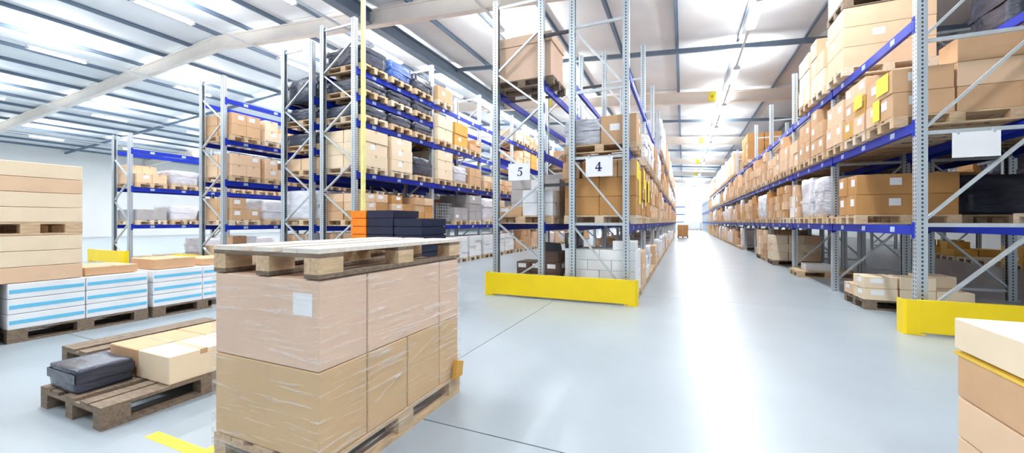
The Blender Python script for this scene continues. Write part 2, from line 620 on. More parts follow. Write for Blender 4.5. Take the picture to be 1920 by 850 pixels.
class Rack:
    def __init__(self, label, phrase, xf, dirn, depth, y0, pitch, nb, levels, h, style, detail=22.0, extra=None, skip=(), labels=True):
        self.xf, self.dirn, self.depth, self.y0, self.pitch, self.nb, self.levels, self.phrase = xf, dirn, depth, y0, pitch, nb, levels, phrase
        self.count = {}
        root = thing('pallet_rack', label, 'rack', (xf, y0, 0))
        self.root = root
        upm, fpm = upright_mesh(h)
        xb = dirn * (depth - .05)
        x_in = dirn * .05
        bz = {}
        for k in range(nb + 1):
            y = k * pitch
            near = y0 + y < detail
            for xx, rz in ((x_in, 0 if dirn > 0 else PI), (xb, PI if dirn > 0 else 0)):
                o = link('upright', upm, root, (xx, y, 0), rz)
                link('foot_plate', fpm, o)
            f0, f1 = dirn * .08, dirn * (depth - .08)
            segs = []
            if style == 'D':      # level rungs with one diagonal each, rising away from the aisle
                zs = [.16 + 1.1 * i for i in range(int((h - .2) / 1.1) + 1)]
                for i, z in enumerate(zs):
                    segs.append(((f0, y, z), (f1, y, z)))
                    if i + 1 < len(zs):
                        segs.append(((f0, y, z + .05), (f1, y, zs[i + 1] - .05)))
            else:                 # zigzag lacing
                zs = [.06, .62]
                while zs[-1] < h - .85:
                    zs.append(zs[-1] + .675)
                for i in range(len(zs) - 1):
                    a, b = (f0, f1) if i % 2 == 0 else (f1, f0)
                    segs.append(((a, y, zs[i] + .02), (b, y, zs[i + 1] - .02)))
                segs.append(((f0, y, h - .12), (f1, y, h - .12)))
            if near:
                for i, (p, q) in enumerate(segs):
                    link('brace', MB().bar(p, q, .03, .045, (0, 0, 1) if abs(p[2] - q[2]) < .01 else (0, 1, 0)).mesh('brace', M_GALV), root)
            else:
                if style not in bz:
                    b = MB()
                    for p, q in segs:
                        b.bar((p[0], 0, p[2]), (q[0], 0, q[2]), .03, .045)
                    bz[style] = b.mesh('frame_bracing', M_GALV)
                link('bracing', bz[style], root, (0, y, 0))
        L = pitch - UPW
        bm, c0, c1, st = beam_mesh(L)
        for k in range(nb):
            lv = list(levels)
            if extra and k in extra:
                lv += extra[k]
            for z in lv:
                if (k, z) in skip:
                    continue
                yc = (k + .5) * pitch
                for front in (True, False):
                    xx = dirn * .02 if front else dirn * (depth - .02)
                    flip = (dirn < 0) == front
                    o = link('shelf_beam', bm, root, (xx - (dirn * .021 if front else -dirn * .021), yc, z), PI if flip else 0)
                    if y0 + yc < detail + 8 or front:
                        link('connector', c0, o, (0, -L / 2, 0))
                        link('connector', c1, o, (0, L / 2, 0))
                    if front and labels and y0 + yc < detail:
                        for t in (-.9, 0.02, .9):
                            link('sticker', st, o, (0, t, 0))

    def px(self, over=.1, depth=1.2):
        """x range of a pallet set in this rack"""
        a = self.xf - self.dirn * over
        b = a + self.dirn * depth
        return (min(a, b), max(a, b))


SPACER = MB()
RACK_R = Rack('long pallet rack right of the main aisle, blue beams and loads of tan cartons', "right rack's", 2.56, 1, 1.1, 6.3, 2.9, 20, [1.26, 2.5, 3.75], 5.07, 'D', 24)
RACK_RB = Rack('dim pallet rack backing onto the long rack right of the main aisle', "right back rack's", 4.98, -1, 1.1, 6.3, 2.9, 6, [1.26, 2.5, 3.75], 5.07, 'D', 13, labels=False)
RACK_RC = Rack('shadowed pallet rack across the dim aisle at far right', "far right rack's", 8.4, 1, 1.0, 4.4, 2.9, 7, [1.26, 2.5, 3.75], 5.07, 'D', 10, labels=False)
RACK_4 = Rack('tall pallet rack with the sign 4 on its end frame', "rack 4's", -.785, -1, .975, 6.5, 2.9, 15, [1.26, 2.45, 3.72], 5.3, 'D', 16)
RACK_5 = Rack('tall pallet rack with the sign 5 on its zigzag braced end frame', "rack 5's", -3.18, 1, .97, 6.5, 2.9, 12, [1.26, 2.5, 3.72], 5.3, 'K', 16)
RACK_L = Rack('long pallet rack left of the left aisle, behind the wrapped stack', "left rack's", -6.6, -1, 1.05, 6.6, 2.9, 12, [1.2, 2.4, 3.55, 4.7], 5.8, 'K', 17, extra={0: [4.12]})
RACK_LB = Rack('pallet rack standing back to back with the long left rack', "left back rack's", -8.95, 1, 1.05, 6.6, 2.9, 2, [1.2, 2.4, 3.0, 3.6, 4.2], 5.5, 'K', 11)
RACK_M = Rack('second left pallet rack, facing the aisle beyond the long left rack', "second left rack's", -11.2, -1, 1.05, 6.6, 2.9, 3, [1.2, 2.4, 3.5, 4.6], 5.2, 'K', 10)
RACK_N = Rack('low pallet rack furthest to the left, behind the cream box stack', "furthest left rack's", -15.9, -1, 1.05, 6.6, 2.9, 3, [1.2, 2.4, 3.6], 4.1, 'K', 10)
# black row spacers that tie racks 4 and 5 together (parts of rack 5)
for k in range(4):
    for z in (1.93, 4.52):
        link('row_spacer', MB().box(.97, 1.42, k * 2.9 - .02, k * 2.9 + .02, z - .025, z + .025).mesh('row_spacer', M_BLACK), RACK_5.root)


# yellow end guards
def guard(x0, x1, y, label, h=.4):
    g = thing('end_guard', label, 'guard', (x0, y, 0), 'yellow rack end guards')
    w = x1 - x0
    link('panel', MB().box(.13, w - .13, -.006, .006, .03, h).mesh('guard_panel', M_YEL), g)
    link('top_lip', MB().box(.13, w - .13, .006, .05, h - .008, h).mesh('guard_lip', M_YEL), g)
    for xa, s in ((.0, 1), (w, -1)):
        p = MB()
        pts = [(xa, .16), (xa, .03), (xa + s * .03, 0), (xa + s * .15, -.007), (xa + s * .15, .006), (xa + s * .035, .012), (xa + s * .012, .035), (xa + s * .012, .16)]
        if s < 0:
            pts = pts[::-1]
        p.prism(pts, 'z', .006, h + .002)
        p.box(min(xa, xa + s * .2), max(xa, xa + s * .2), .0, .16, 0, .006)
        link('corner_post', p.mesh('guard_corner', M_YEL), g)
    for xx in (.17, w - .17):
        for yy in (.05, .13):
            link('floor_bolt', MB().cyl((xx, yy, .006), (xx, yy, .02), .012, 6).mesh('guard_bolt', M_GALV), g)


guard(-3.26, -.64, 6.27, 'long yellow end guard on the floor before racks 4 and 5')
guard(2.34, 5.05, 6.0, 'yellow end guard before the right rack, cut by the frame')
guard(-9.05, -6.5, 6.31, 'yellow end guard before the long left rack')
guard(-13.1, -11.0, 6.31, 'yellow end guard before the second left rack')
guard(-17.9, -15.7, 6.31, 'yellow end guard before the furthest left rack')


# rack number signs
def poly_digit(d):
    b = MB()
    if d == '4':
        b.prism([(.155, .0), (.155, .045), (.06, .045), (.06, .055), (.155, .235), (.155, .30), (.135, .30), (.0, .085), (.0, .045), (.0, .045)][:0] or
                [(.105, .02), (.16, .02), (.16, .30), (.125, .30), (.105, .265)], 'y', -.004, 0)
        b.prism([(.0, .075), (.215, .075), (.215, .115), (.0, .115)], 'y', -.004, 0)
        b.prism([(.0, .115), (.028, .115), (.125, .262), (.125, .30)], 'y', -.004, 0)
        b.prism([(.075, .0), (.19, .0), (.19, .02), (.075, .02)], 'y', -.004, 0)
    else:
        b.prism([(.045, .25), (.175, .25), (.195, .30), (.06, .30)], 'y', -.004, 0)
        b.prism([(.03, .155), (.05, .155), (.066, .26), (.045, .26)], 'y', -.004, 0)
        cx, cz = .085, .1
        N = 16
        for i in range(N):
            a0 = math.radians(120 - 250 * i / N)
            a1 = math.radians(120 - 250 * (i + 1) / N)
            def R(a, o):
                wgt = max(0, math.cos(a))
                return (.1 if o else .1 - .018 - .034 * wgt)
            b.prism([(cx + R(a0, 1) * math.cos(a0), cz + R(a0, 1) * math.sin(a0)), (cx + R(a1, 1) * math.cos(a1), cz + R(a1, 1) * math.sin(a1)),
                     (cx + R(a1, 0) * math.cos(a1), cz + R(a1, 0) * math.sin(a1)), (cx + R(a0, 0) * math.cos(a0), cz + R(a0, 0) * math.sin(a0))], 'y', -.004, 0)
        b.cyl((.022, -.004, .035), (.022, 0, .035), .026, 12)
    return b


def rack_sign(x0, x1, z0, z1, y, digit, label, dx=0, sc=.5):
    s = tag(link('rack_sign', MB().box(x0, x1, -.004, .004, z0, z1).mesh('sign_sheet', M_PAPER), None, (0, y, 0)), label, 'sign')
    if digit:
        b = poly_digit(digit)
        cx, cz = (x0 + x1) / 2 + dx, (z0 + z1) / 2
        b.v = [(cx + (v[0] - .1) * sc, v[1] - .004, cz + (v[2] - .15) * sc) for v in b.v]
        link('numeral', b.mesh('numeral', M_INK), s)
    for xx in (x0 + .05, x1 - .05):
        link('clip', MB().box(xx - .012, xx + .012, -.008, .02, z1 - .02, z1 + .03).mesh('sign_clip', M_GALV), s)


rack_sign(-1.47, -1.035, 2.035, 2.355, 6.43, '4', 'white paper sign with the number 4 hung on the rack end', -.01)
rack_sign(-2.86, -2.45, 2.03, 2.33, 6.43, '5', 'white paper sign with the number 5 hung on the zigzag frame', .02)
rack_sign(2.86, 3.26, 2.04, 2.33, 6.23, None, 'blank looking white sign on the end frame of the right rack')

# ------------------------------------------------------------------ pallets and loads
PAL = []      # pallet records
BOX = []      # carton records
WRAP = []     # wrapped load records (built at once)
SIG = []


def pallet_parts(L=1.2, W=.8):
    """parts of a EUR pallet, long side along x, standing on z = 0: name -> list of boxes"""
    P = []
    for yy in (-W / 2 + .0725, -.2, 0, .2, W / 2 - .0725):
        w = .0725 if abs(yy) > .21 or yy == 0 else .05
        P.append(('deck_board', (-L / 2, L / 2, yy - w, yy + w, .122, .144)))
    for xx in (-L / 2 + .0725, 0, L / 2 - .0725):
        P.append(('stringer_board', (xx - .0725, xx + .0725, -W / 2, W / 2, .1, .122)))
    for xx in (-L / 2 + .0725, 0, L / 2 - .0725):
        for yy in (-W / 2 + .05, 0, W / 2 - .05):
            P.append(('block', (xx - .0725, xx + .0725, yy - .05, yy + .05, .022, .1)))
    for yy in (-W / 2 + .05, 0, W / 2 - .05):
        P.append(('bottom_board', (-L / 2, L / 2, yy - .05, yy + .05, 0, .022)))
    return P


PAL_CACHE = {}


def pallet_mesh(L, W, m):
    k = (L, W, m.name)
    if k not in PAL_CACHE:
        b = MB()
        for n, bx in pallet_parts(L, W):
            b.box(*bx)
        PAL_CACHE[k] = b.mesh('pallet', m)
    return PAL_CACHE[k]


def pallet(cx, cy, z, label, L=1.2, W=.8, m=None, rz=0.0, parts=None, deck=None, blk=None):
    PAL.append(dict(c=(cx, cy, z), L=L, W=W, m=m or M_WOOD, rz=rz, label=label, parts=parts, deck=deck, blk=blk))


def carton(cx, cy, z, sx, sy, sz, colname, label, rz=0.0, sticker=None, tape=True, kind='cardboard_box'):
    if kind == 'cardboard_box' and colname == 'white':
        kind = 'white_carton'
    BOX.append(dict(c=(cx, cy, z), s=(sx, sy, sz), col=colname, label=label, rz=rz, sticker=sticker, tape=tape, kind=kind))


ROWW = lambda k, n: 'only' if n == 1 else 'bottom' if k == 0 else ('top' if k == n - 1 else ['', 'second', 'third', 'fourth', 'fifth', 'sixth', 'seventh'][k])


def COLW(i, n):
    if n == 1:
        return ''
    if n == 2:
        return ['near', 'far'][i]
    if n == 3:
        return ['near', 'middle', 'far'][i]
    return ['nearest', 'second', 'third', 'fourth', 'fifth', 'sixth'][i] if i < n - 1 else 'farthest'


def DEPW(j, n):
    if n == 1:
        return ''
    if j == 0:
        return 'aisle-side'
    if j == n - 1:
        return 'inner'
    return 'mid-depth'


LUMP = {}


def lump_mesh(sx, sy, sz, m, seed, rough=.03, n=7):
    """a film-wrapped load: a box of goods with slack, lumpy faces and rounded edges"""
    rnd = random.Random(seed)
    b = MB()
    import mathutils.noise as N
    off = Vector((rnd.uniform(0, 50), rnd.uniform(0, 50), rnd.uniform(0, 50)))
    idx = {}

    def vert(i, j, k):
        key = (i, j, k)
        if key in idx:
            return idx[key]
        p = Vector((i / n * 2 - 1, j / n * 2 - 1, k / n * 2 - 1))
        q = Vector((p.x * math.sqrt(1 - .10 * (p.y ** 2 + p.z ** 2) / 2), p.y * math.sqrt(1 - .10 * (p.x ** 2 + p.z ** 2) / 2), p.z))
        w = Vector((q.x * sx / 2, q.y * sy / 2, (q.z + 1) * sz / 2))
        d = N.noise_vector(w * 3.3 + off) * rough
        if k == 0:
            d.z = 0
        if k == n:
            d.z = -abs(d.z)
        w += d
        w.x = max(-sx / 2, min(sx / 2, w.x))
        w.y = max(-sy / 2, min(sy / 2, w.y))
        w.z = max(0, min(sz, w.z))
        idx[key] = len(b.v)
        b.v.append(tuple(w))
        return idx[key]
    for a in range(n):
        for c in range(n):
            for q in ((vert(a, c, 0), vert(a, c + 1, 0), vert(a + 1, c + 1, 0), vert(a + 1, c, 0)),
                      (vert(a, c, n), vert(a + 1, c, n), vert(a + 1, c + 1, n), vert(a, c + 1, n)),
                      (vert(a, 0, c), vert(a + 1, 0, c), vert(a + 1, 0, c + 1), vert(a, 0, c + 1)),
                      (vert(a, n, c), vert(a, n, c + 1), vert(a + 1, n, c + 1), vert(a + 1, n, c)),
                      (vert(0, a, c), vert(0, a, c + 1), vert(0, a + 1, c + 1), vert(0, a + 1, c)),
                      (vert(n, a, c), vert(n, a + 1, c), vert(n, a + 1, c + 1), vert(n, a, c + 1))):
                b.f.append(q)
                b.m.append(0)
    me = b.mesh('wrapped_goods', m)
    me.polygons.foreach_set('use_smooth', [True] * len(me.polygons))
    return me


WRAPMAT = {'white': M_WRAPW, 'pinkish': M_WRAPP, 'silver': M_WRAPS, 'dark': M_WRAPD, 'blue': M_WRAPB}


def wrap(cx, cy, z, sx, sy, sz, colname, label, rough=.03):
    key = (colname, round(sx, 2), round(sy, 2), round(sz, 1), len(LUMP) % 3 if len(LUMP) > 40 else len(LUMP))
    if key not in LUMP:
        LUMP[key] = lump_mesh(sx, sy, round(sz, 1) if False else sz, WRAPMAT[colname], len(LUMP) + 5, rough)
    o = tag(link('wrapped_load', LUMP[key], None, (cx, cy, z + .001)), label, 'load', 'film-wrapped pallet loads')
    if proj((cx, cy, z)) and proj((cx, cy, z))[2] < 16:
        b = MB()      # a turn of gathered film round the load, as its own part
        zz = sz * random.uniform(.35, .7)
        x, y, t = sx / 2 + .006, sy / 2 + .006, .004
        b.box(-x, x, -y, -y + t, zz, zz + .06).box(-x, x, y - t, y, zz, zz + .06).box(-x, -x + t, -y, y, zz, zz + .06).box(x - t, x, -y, y, zz, zz + .06)
        link('film_band', b.mesh('film_band', WRAPMAT[colname]), o)
    BLOCK.append(((cx, cy, z), (sx, sy, sz)))
    return o


BLOCK = []
LEVELN = {3: ['floor row', 'lower shelf', 'middle shelf', 'top shelf'], 5: ['floor row', 'lower shelf', 'second shelf', 'third shelf', 'fourth shelf', 'top shelf'], 4: ['floor row', 'lower shelf', 'middle shelf', 'upper shelf', 'top shelf']}


def load(rk, lv, ys, spec, w=.8):
    """one pallet with its load. rk rack, lv 0 = floor, 1.. = shelf; ys = near edge of the pallet (world y)"""
    if spec is None:
        return
    z0 = 0.0 if lv == 0 else rk.levels[lv - 1] + .002
    if 'z' in spec:
        z0 = spec['z']
    x0, x1 = rk.px(spec.get('over', .1))
    cx, cy = (x0 + x1) / 2, ys + w / 2
    names = LEVELN[len(rk.levels)]
    lvn = names[lv] if 'z' not in spec else spec['shelf']
    c = rk.count.get(lvn, 0)
    rk.count[lvn] = c + 1
    phr = '%s pallet of %s %s' % (ORD[c], rk.phrase, lvn)
    pal_label = 'wooden pallet, %s from the near end of %s %s' % (ORD[c], rk.phrase, lvn)
    pm = spec.get('pm', M_WOOD if random.random() < .7 else M_WOODP)
    pallet(cx, cy, z0, pal_label, 1.2, w, pm)
    zb = z0 + .1445
    k = spec['k']
    if k == 'empty':
        return
    if k == 'wrap':
        wrap(cx, cy, zb, 1.14, w - .03, spec['h'], spec['c'], '%s film-wrapped load on %s' % (spec['c'], phr), spec.get('r', .03))
        return
    nx, ny, nz, h = spec['n'] + (spec['h'],)
    dx, dy = 1.18 / nx, (w - .01) / ny
    aisle = -rk.dirn
    tops = spec.get('drop', .35)
    colr = spec['c']
    for kz in range(nz):
        for j in range(nx):
            for i in range(ny):
                if kz == nz - 1 and nz > 1 and random.random() < tops:
                    continue
                cc = colr if isinstance(colr, str) else random.choice(colr)
                bx = (x1 - .01 - dx * (j + .5)) if aisle > 0 else (x0 + .01 + dx * (j + .5))
                byy = ys + .005 + dy * (i + .5)
                rowt = ROWW(kz, nz)
                pos = ' '.join(t for t in (COLW(i, ny), DEPW(j, nx)) if t)
                lab = '%s carton, %s row%s, on %s' % (cc, rowt, (', ' + pos + ' column') if pos else '', phr)
                g = .006
                sx, sy, sz = dx - g, dy - g, h - .004
                jx = random.uniform(0, .025) * aisle if j == 0 else 0
                carton(bx + jx, byy, zb + kz * h, sx, sy, sz, cc, lab, 0, sticker=spec.get('st', random.random() < .45) and j == 0)


def S(n, h, c, **kw):
    d = dict(k='carton', n=n, h=h, c=c)
    d.update(kw)
    return d


def Wp(c, h, **kw):
    d = dict(k='wrap', c=c, h=h)
    d.update(kw)
    return d


E = dict(k='empty')
TAN = ('tan', 'pale', 'tan')


def rnd_spec(top, white=.25, empty=.05):
    r = random.random()
    if r < white:
        return Wp(random.choice(('white', 'white', 'pinkish')), random.uniform(.55, min(1.0, top)))
    if r < white + empty:
        return E
    c = random.choice((TAN, 'tan', 'pale', ('tan', 'brown'), 'pale', 'ochre'))
    h = random.choice((.3, .34, .26, .38))
    nz = max(1, min(4, int((top - .0) / h)))
    if nz > 1 and random.random() < .3:
        nz -= 1
    return S((2, random.choice((2, 2, 2, 3)), nz), h, c)


def slots(rk, bay):
    b = rk.y0 + bay * rk.pitch
    return [b + .1, b + 1.03, b + 1.96]


# --- right rack ---------------------------------------------------------
R = RACK_R
# lower shelf, first bays as in the photograph
sl = slots(R, 0)
load(R, 1, sl[1] + .42, S((1, 2, 2), .31, 'brown', st=True, drop=0), .72)
load(R, 1, sl[2] + .28, E, .6)
sl = slots(R, 1)
load(R, 1, sl[0], Wp('silver', .78, r=.05))
load(R, 1, sl[1], Wp('white', .84, r=.05))
load(R, 1, sl[2], S((2, 3, 3), .26, ('white', 'pale', 'tan'), st=True))
sl = slots(R, 2)
for q in sl:
    load(R, 1, q, S((2, 3, 4), .21, ('tan', 'pale', 'tan', 'brown'), st=True, drop=.5))
sl = slots(R, 3)
load(R, 1, sl[0], Wp('silver', .8))
load(R, 1, sl[1], Wp('white', .8))
load(R, 1, sl[2], S((2, 2, 3), .28, 'brown'))
for b in range(4, 14):
    for q in slots(R, b):
        load(R, 1, q, rnd_spec(.95, .35))
# middle shelf
sl = slots(R, 0)
load(R, 2, sl[0] + .16, S((2, 2, 3), .30, ('pale', 'tan'), drop=.3, st=True))
load(R, 2, sl[1] + .1, S((2, 2, 3), .27, ('pale', 'ochre', 'tan'), drop=.3, st=True))
load(R, 2, sl[2] + .06, S((2, 2, 2), .36, 'pale', drop=0, st=True))
sl = slots(R, 1)
load(R, 2, sl[0], S((2, 2, 3), .305, 'tan', drop=.5))
load(R, 2, sl[1], S((2, 2, 2), .40, 'tan', drop=0))
load(R, 2, sl[2], S((2, 2, 3), .29, 'pale', drop=.5))
for b in range(2, 7):
    for q in slots(R, b):
        load(R, 2, q, S((2, random.choice((2, 3)), random.choice((2, 3))), random.choice((.29, .31)), ('tan', 'pale'), drop=.4))
for b in range(7, 14):
    for q in slots(R, b):
        load(R, 2, q, rnd_spec(.95, .45))
# top shelf: tall loads over bays one and two, then empty, then a brown stack, then white loads
sl = slots(R, 0)
load(R, 3, sl[2] + .04, S((1, 1, 3), .33, 'pale', drop=0, pm=M_WOODP))
sl = slots(R, 1)
load(R, 3, sl[0], S((2, 2, 3), .36, ('pale', 'cream'), drop=.4))
load(R, 3, sl[1], S((2, 2, 3), .34, 'cream', drop=.3))
sl = slots(R, 4)
load(R, 3, sl[1], S((2, 2, 3), .36, 'brown', drop=0))
load(R, 3, sl[2], S((2, 2, 3), .36, 'brown', drop=.3))
for b in range(6, 14):
    for q in slots(R, b):
        load(R, 3, q, Wp('white', random.uniform(1.0, 1.5)) if random.random() < .7 else S((2, 2, 3), .36, 'pale'))
# second tier on the big near load of the top shelf
tx0, tx1 = R.px()
ty = slots(R, 0)[2] + .04
tz = 3.752 + .1445 + .99
pallet((tx0 + tx1) / 2, ty + .4, tz, 'wooden pallet carried on top of the tall near load of the right top shelf', 1.2, .8, M_WOODD)
for kz in range(2):
    carton((tx0 + tx1) / 2, ty + .4, tz + .1445 + kz * .38, 1.17, .78, .376, 'pale', 'pale wide carton, %s of the upper tier on the right top shelf' % ('lower' if kz == 0 else 'topmost'))
for i, (yy, zz, hh, ww) in enumerate(((6.82, 3.0, .24, .34), (7.0, 2.68, .28, .2), (7.62, 3.02, .2, .3))):
    o = link('yellow_sheet', MB().box(-.004, 0, -ww / 2, ww / 2, 0, hh).mesh('yellow_sheet', M_YEL2), None, (R.px()[0] - .017, yy, zz))
    tag(o, 'yellow paper sheet, %s from the near end, on middle shelf cartons of the right rack' % ORD[i], 'sheet', 'yellow sheets on the right rack')
# floor row under the right rack
sl = slots(R, 0)
load(R, 0, sl[1] + .1, S((3, 2, 2), .175, ('pale', 'cream'), drop=.25, st=True, pm=M_WOODD))
sl = slots(R, 1)
load(R, 0, sl[2], E)
carton(2.9, sl[2] + .35, .1445, .5, .4, .16, 'white', 'small white carton lying on an almost empty pallet behind the second right upright')
sl = slots(R, 2)
load(R, 0, sl[2] - .1, S((3, 2, 3), .25, ('pale', 'cream'), drop=0, st=True, pm=M_WOODD))
sl = slots(R, 3)
load(R, 0, sl[0] + .05, S((3, 2, 4), .22, ('pale', 'tan'), drop=.2, st=True))
load(R, 0, sl[1], S((3, 2, 4), .22, ('cream', 'pale'), drop=.3, st=True, pm=M_WOODD))
for b in range(5, 14):
    for q in slots(R, b):
        load(R, 0, q, rnd_spec(.85, .35))

# --- racks behind, to the right ------------------------------------------
B = RACK_RB
sl = slots(B, 0)
load(B, 1, sl[0], Wp('dark', .8, r=.09))
load(B, 1, sl[2], Wp('dark', .6))
load(B, 2, sl[0], S((2, 2, 3), .28, 'ochre', drop=.2))
load(B, 2, sl[1], S((2, 2, 3), .28, 'ochre', drop=.2))
load(B, 2, sl[2], S((2, 2, 3), .28, 'brown', drop=.2))
load(B, 3, sl[1], Wp('dark', .7))
for b in range(1, 5):
    for q in slots(B, b):
        load(B, 1, q, random.choice((S((2, 2, 3), .28, 'brown'), Wp('dark', .7), Wp('silver', .7))))
        load(B, 2, q, random.choice((S((2, 2, 3), .28, 'brown'), Wp('dark', .8))))
C_ = RACK_RC
for b in range(0, 6):
    for q in slots(C_, b):
        load(C_, 0, q, random.choice((S((2, 2, 2), .24, 'ochre'), E, E, S((2, 2, 3), .24, 'grey'))))
        load(C_, 1, q, random.choice((S((2, 2, 3), .28, 'brown'), Wp('dark', .8), S((2, 2, 2), .3, 'grey'))))
        load(C_, 2, q, random.choice((S((2, 2, 3), .28, 'brown'), Wp('dark', .8))))

# --- rack 4 ---------------------------------------------------------------
K = RACK_4
sl = slots(K, 0)
x0, x1 = K.px()
# lower shelf: big brown cartons in two rows, four small ones on top, yellow sheets on the aisle side
P1 = "first pallet of rack 4's lower shelf"
pallet((x0 + x1) / 2, sl[0] + .4, 1.262, 'pale wooden pallet under the big brown cartons beneath the sign 4', 1.2, .8, M_WOODP)
for kz in range(2):
    for j in range(2):
        for i in range(2):
            carton(x0 + .01 + .59 * (j + .5), sl[0] + .005 + .395 * (i + .5), 1.4065 + kz * .315, .585, .39, .311, 'brown',
                   'large brown carton, %s row, %s %s, on the pallet below sign 4' % (('bottom', 'second')[kz], ('front', 'back')[i], ('left', 'right')[j]))
for j in range(4):
    for i in range(2):
        carton(x0 + .01 + .295 * (j + .5) - (.04 if j == 0 else 0), sl[0] + .005 + .395 * (i + .5), 1.4065 + .63, .285, .385, .28, 'tan' if j != 1 else 'brown',
               'small carton in the top row, %s %s, on the pallet behind sign 4' % (('front', 'back')[i], ('leftmost', 'second', 'third', 'rightmost')[j]), sticker=False)
K.count['lower shelf'] = 1
M_SHEET = M_YEL2
for i, (yy, zz, hh, ww) in enumerate(((sl[0] + .24, 2.0, .3, .36), (sl[0] + .6, 1.6, .6, .3), (sl[1] + .2, 1.9, .36, .3), (sl[1] + .5, 1.6, .5, .24), (sl[2] + .3, 1.7, .45, .3))):
    o = link('yellow_sheet', MB().box(0, .004, -ww / 2, ww / 2, 0, hh).mesh('yellow_sheet', M_SHEET), None, (x1 - .0095 if i < 2 else x1 + .016, yy, zz))
    tag(o, 'yellow paper sheet, %s from the near end, stuck to cartons of rack 4' % ORD[i], 'sheet', 'yellow sheets on the cartons of rack 4')
load(K, 1, sl[1], S((2, 2, 3), .3, 'brown', drop=0))
load(K, 1, sl[2], S((2, 2, 3), .3, 'brown', drop=.2))
for b in range(1, 13):
    for q in slots(K, b):
        load(K, 1, q, rnd_spec(.9, .4) if b > 1 else S((2, 2, 3), .3, ('brown', 'pale'), drop=.3))
# middle shelf: low wrapped load with brown cartons beside
pallet((x0 + x1) / 2, sl[0] + .4, 2.452, 'wooden pallet under the wrapped silver load on rack 4', 1.2, .8, M_WOOD)
K.count['middle shelf'] = 1
wrap(x0 + .31, sl[0] + .4, 2.597, .6, .76, .44, 'silver', 'low silver film-wrapped load above the sign 4, beside a tan carton', .03)
carton(x0 + .91, sl[0] + .4, 2.597, .57, .76, .46, 'tan', 'wide tan carton beside the silver wrapped load above sign 4', sticker=True)
sl1 = slots(K, 1)
load(K, 2, sl[2], Wp('white', .5))
for b in range(1, 13):
    for q in slots(K, b):
        load(K, 2, q, rnd_spec(.9, .6))
for b in range(3, 13):
    for q in slots(K, b):
        load(K, 3, q, Wp('white', random.uniform(.9, 1.5)) if random.random() < .65 else S((2, 2, 3), .34, 'pale'))
# floor: white packs laid like bricks
pallet((x0 + x1) / 2, sl[0] + .4, 0, 'wooden pallet under the white packs behind the yellow guard', 1.2, .8, M_WOOD)
K.count['floor row'] = 1
for kz in range(4):
    nfx = 3 if kz % 2 == 0 else 2
    dx = 1.18 / nfx
    for j in range(nfx):
        for i in range(2):
            carton(x0 + .01 + dx * (j + .5), sl[0] + .005 + .395 * (i + .5), .1445 + kz * .172, dx - .006, .389, .168, 'white',
                   'white pack, %s layer, %s %s, stacked behind the yellow guard' % (('bottom', 'second', 'third', 'top')[kz], ('front', 'back')[i],
                   (('left', 'middle', 'right') if nfx == 3 else ('left half', 'right half'))[j]), sticker=False, tape=False)
carton(x1 - .2, sl[0] + .2, .1445 + 4 * .172, .36, .37, .15, 'white', 'single white pack on top of the white stack behind the guard', sticker=False)
load(K, 0, sl[1], S((2, 2, 3), .2, ('white', 'pale'), drop=.3))
load(K, 0, sl[2], S((2, 2, 2), .22, ('white', 'white'), drop=.3))
for b in range(1, 10):
    for q in slots(K, b):
        load(K, 0, q, random.choice((Wp('white', .55), S((2, 2, 2), .25, 'white'), S((2, 2, 2), .25, 'pale'), E)))

# --- rack 5 ---------------------------------------------------------------
F = RACK_5
sl = slots(F, 0)
x0, x1 = F.px()
# top shelf: one large lidded carton on a dark pallet
pallet((x0 + x1) / 2, sl[0] + .4, 3.722, 'dark weathered pallet under the huge lidded carton of rack 5', 1.2, .8, M_WOODD)
carton((x0 + x1) / 2, sl[0] + .4, 3.867, 1.1, .76, .62, 'blush', 'huge pale carton standing on the top shelf of rack 5', tape=False)
carton((x0 + x1) / 2, sl[0] + .4, 3.867 + .624, 1.15, .79, .17, 'blush', 'shallow lid tray closing the huge carton on rack 5', tape=True)
F.count['top shelf'] = 1
for b in range(2, 10):
    for q in slots(F, b):
        load(F, 3, q, rnd_spec(.9, .4))
        load(F, 2, q, rnd_spec(.9, .3))
for q in slots(F, 1)[:2]:
    load(F, 2, q, S((2, 2, 2), .3, 'tan'))
# lower shelf: white cartons, taller at the back right, a tan carton at the left
pallet((x0 + x1) / 2, sl[0] + .4, 1.262, 'wooden pallet under the white cartons below the sign 5', 1.2, .8, M_WOOD)
for kz in range(2):
    for j in range(2):
        carton(x0 + .62 + .285 * (j + .5), sl[0] + .21, 1.4065 + kz * .23, .28, .4, .226, 'white', 'white carton, %s row, %s, on the shelf below sign 5' % (('bottom', 'top')[kz], ('left', 'right')[j]), sticker=False)
for kz in range(3):
    for j in range(2):
        carton(x0 + .62 + .285 * (j + .5), sl[0] + .62, 1.4065 + kz * .23, .28, .38, .226, 'white' if j == 0 else 'grey',
               '%s carton, %s row, %s, behind the white cartons below sign 5' % ('white' if j == 0 else 'grey', ('bottom', 'second', 'top')[kz], ('left', 'right')[j]), sticker=False)
carton(x0 + .3, sl[0] + .25, 1.4065, .55, .4, .17, 'tan', 'flat tan carton with a white label left of the white cartons', sticker=True)
F.count['lower shelf'] = 1
load(F, 1, sl[1], S((2, 2, 3), .28, 'grey', drop=0))
for b in range(1, 9):
    for q in slots(F, b):
        load(F, 1, q, rnd_spec(.9, .3))
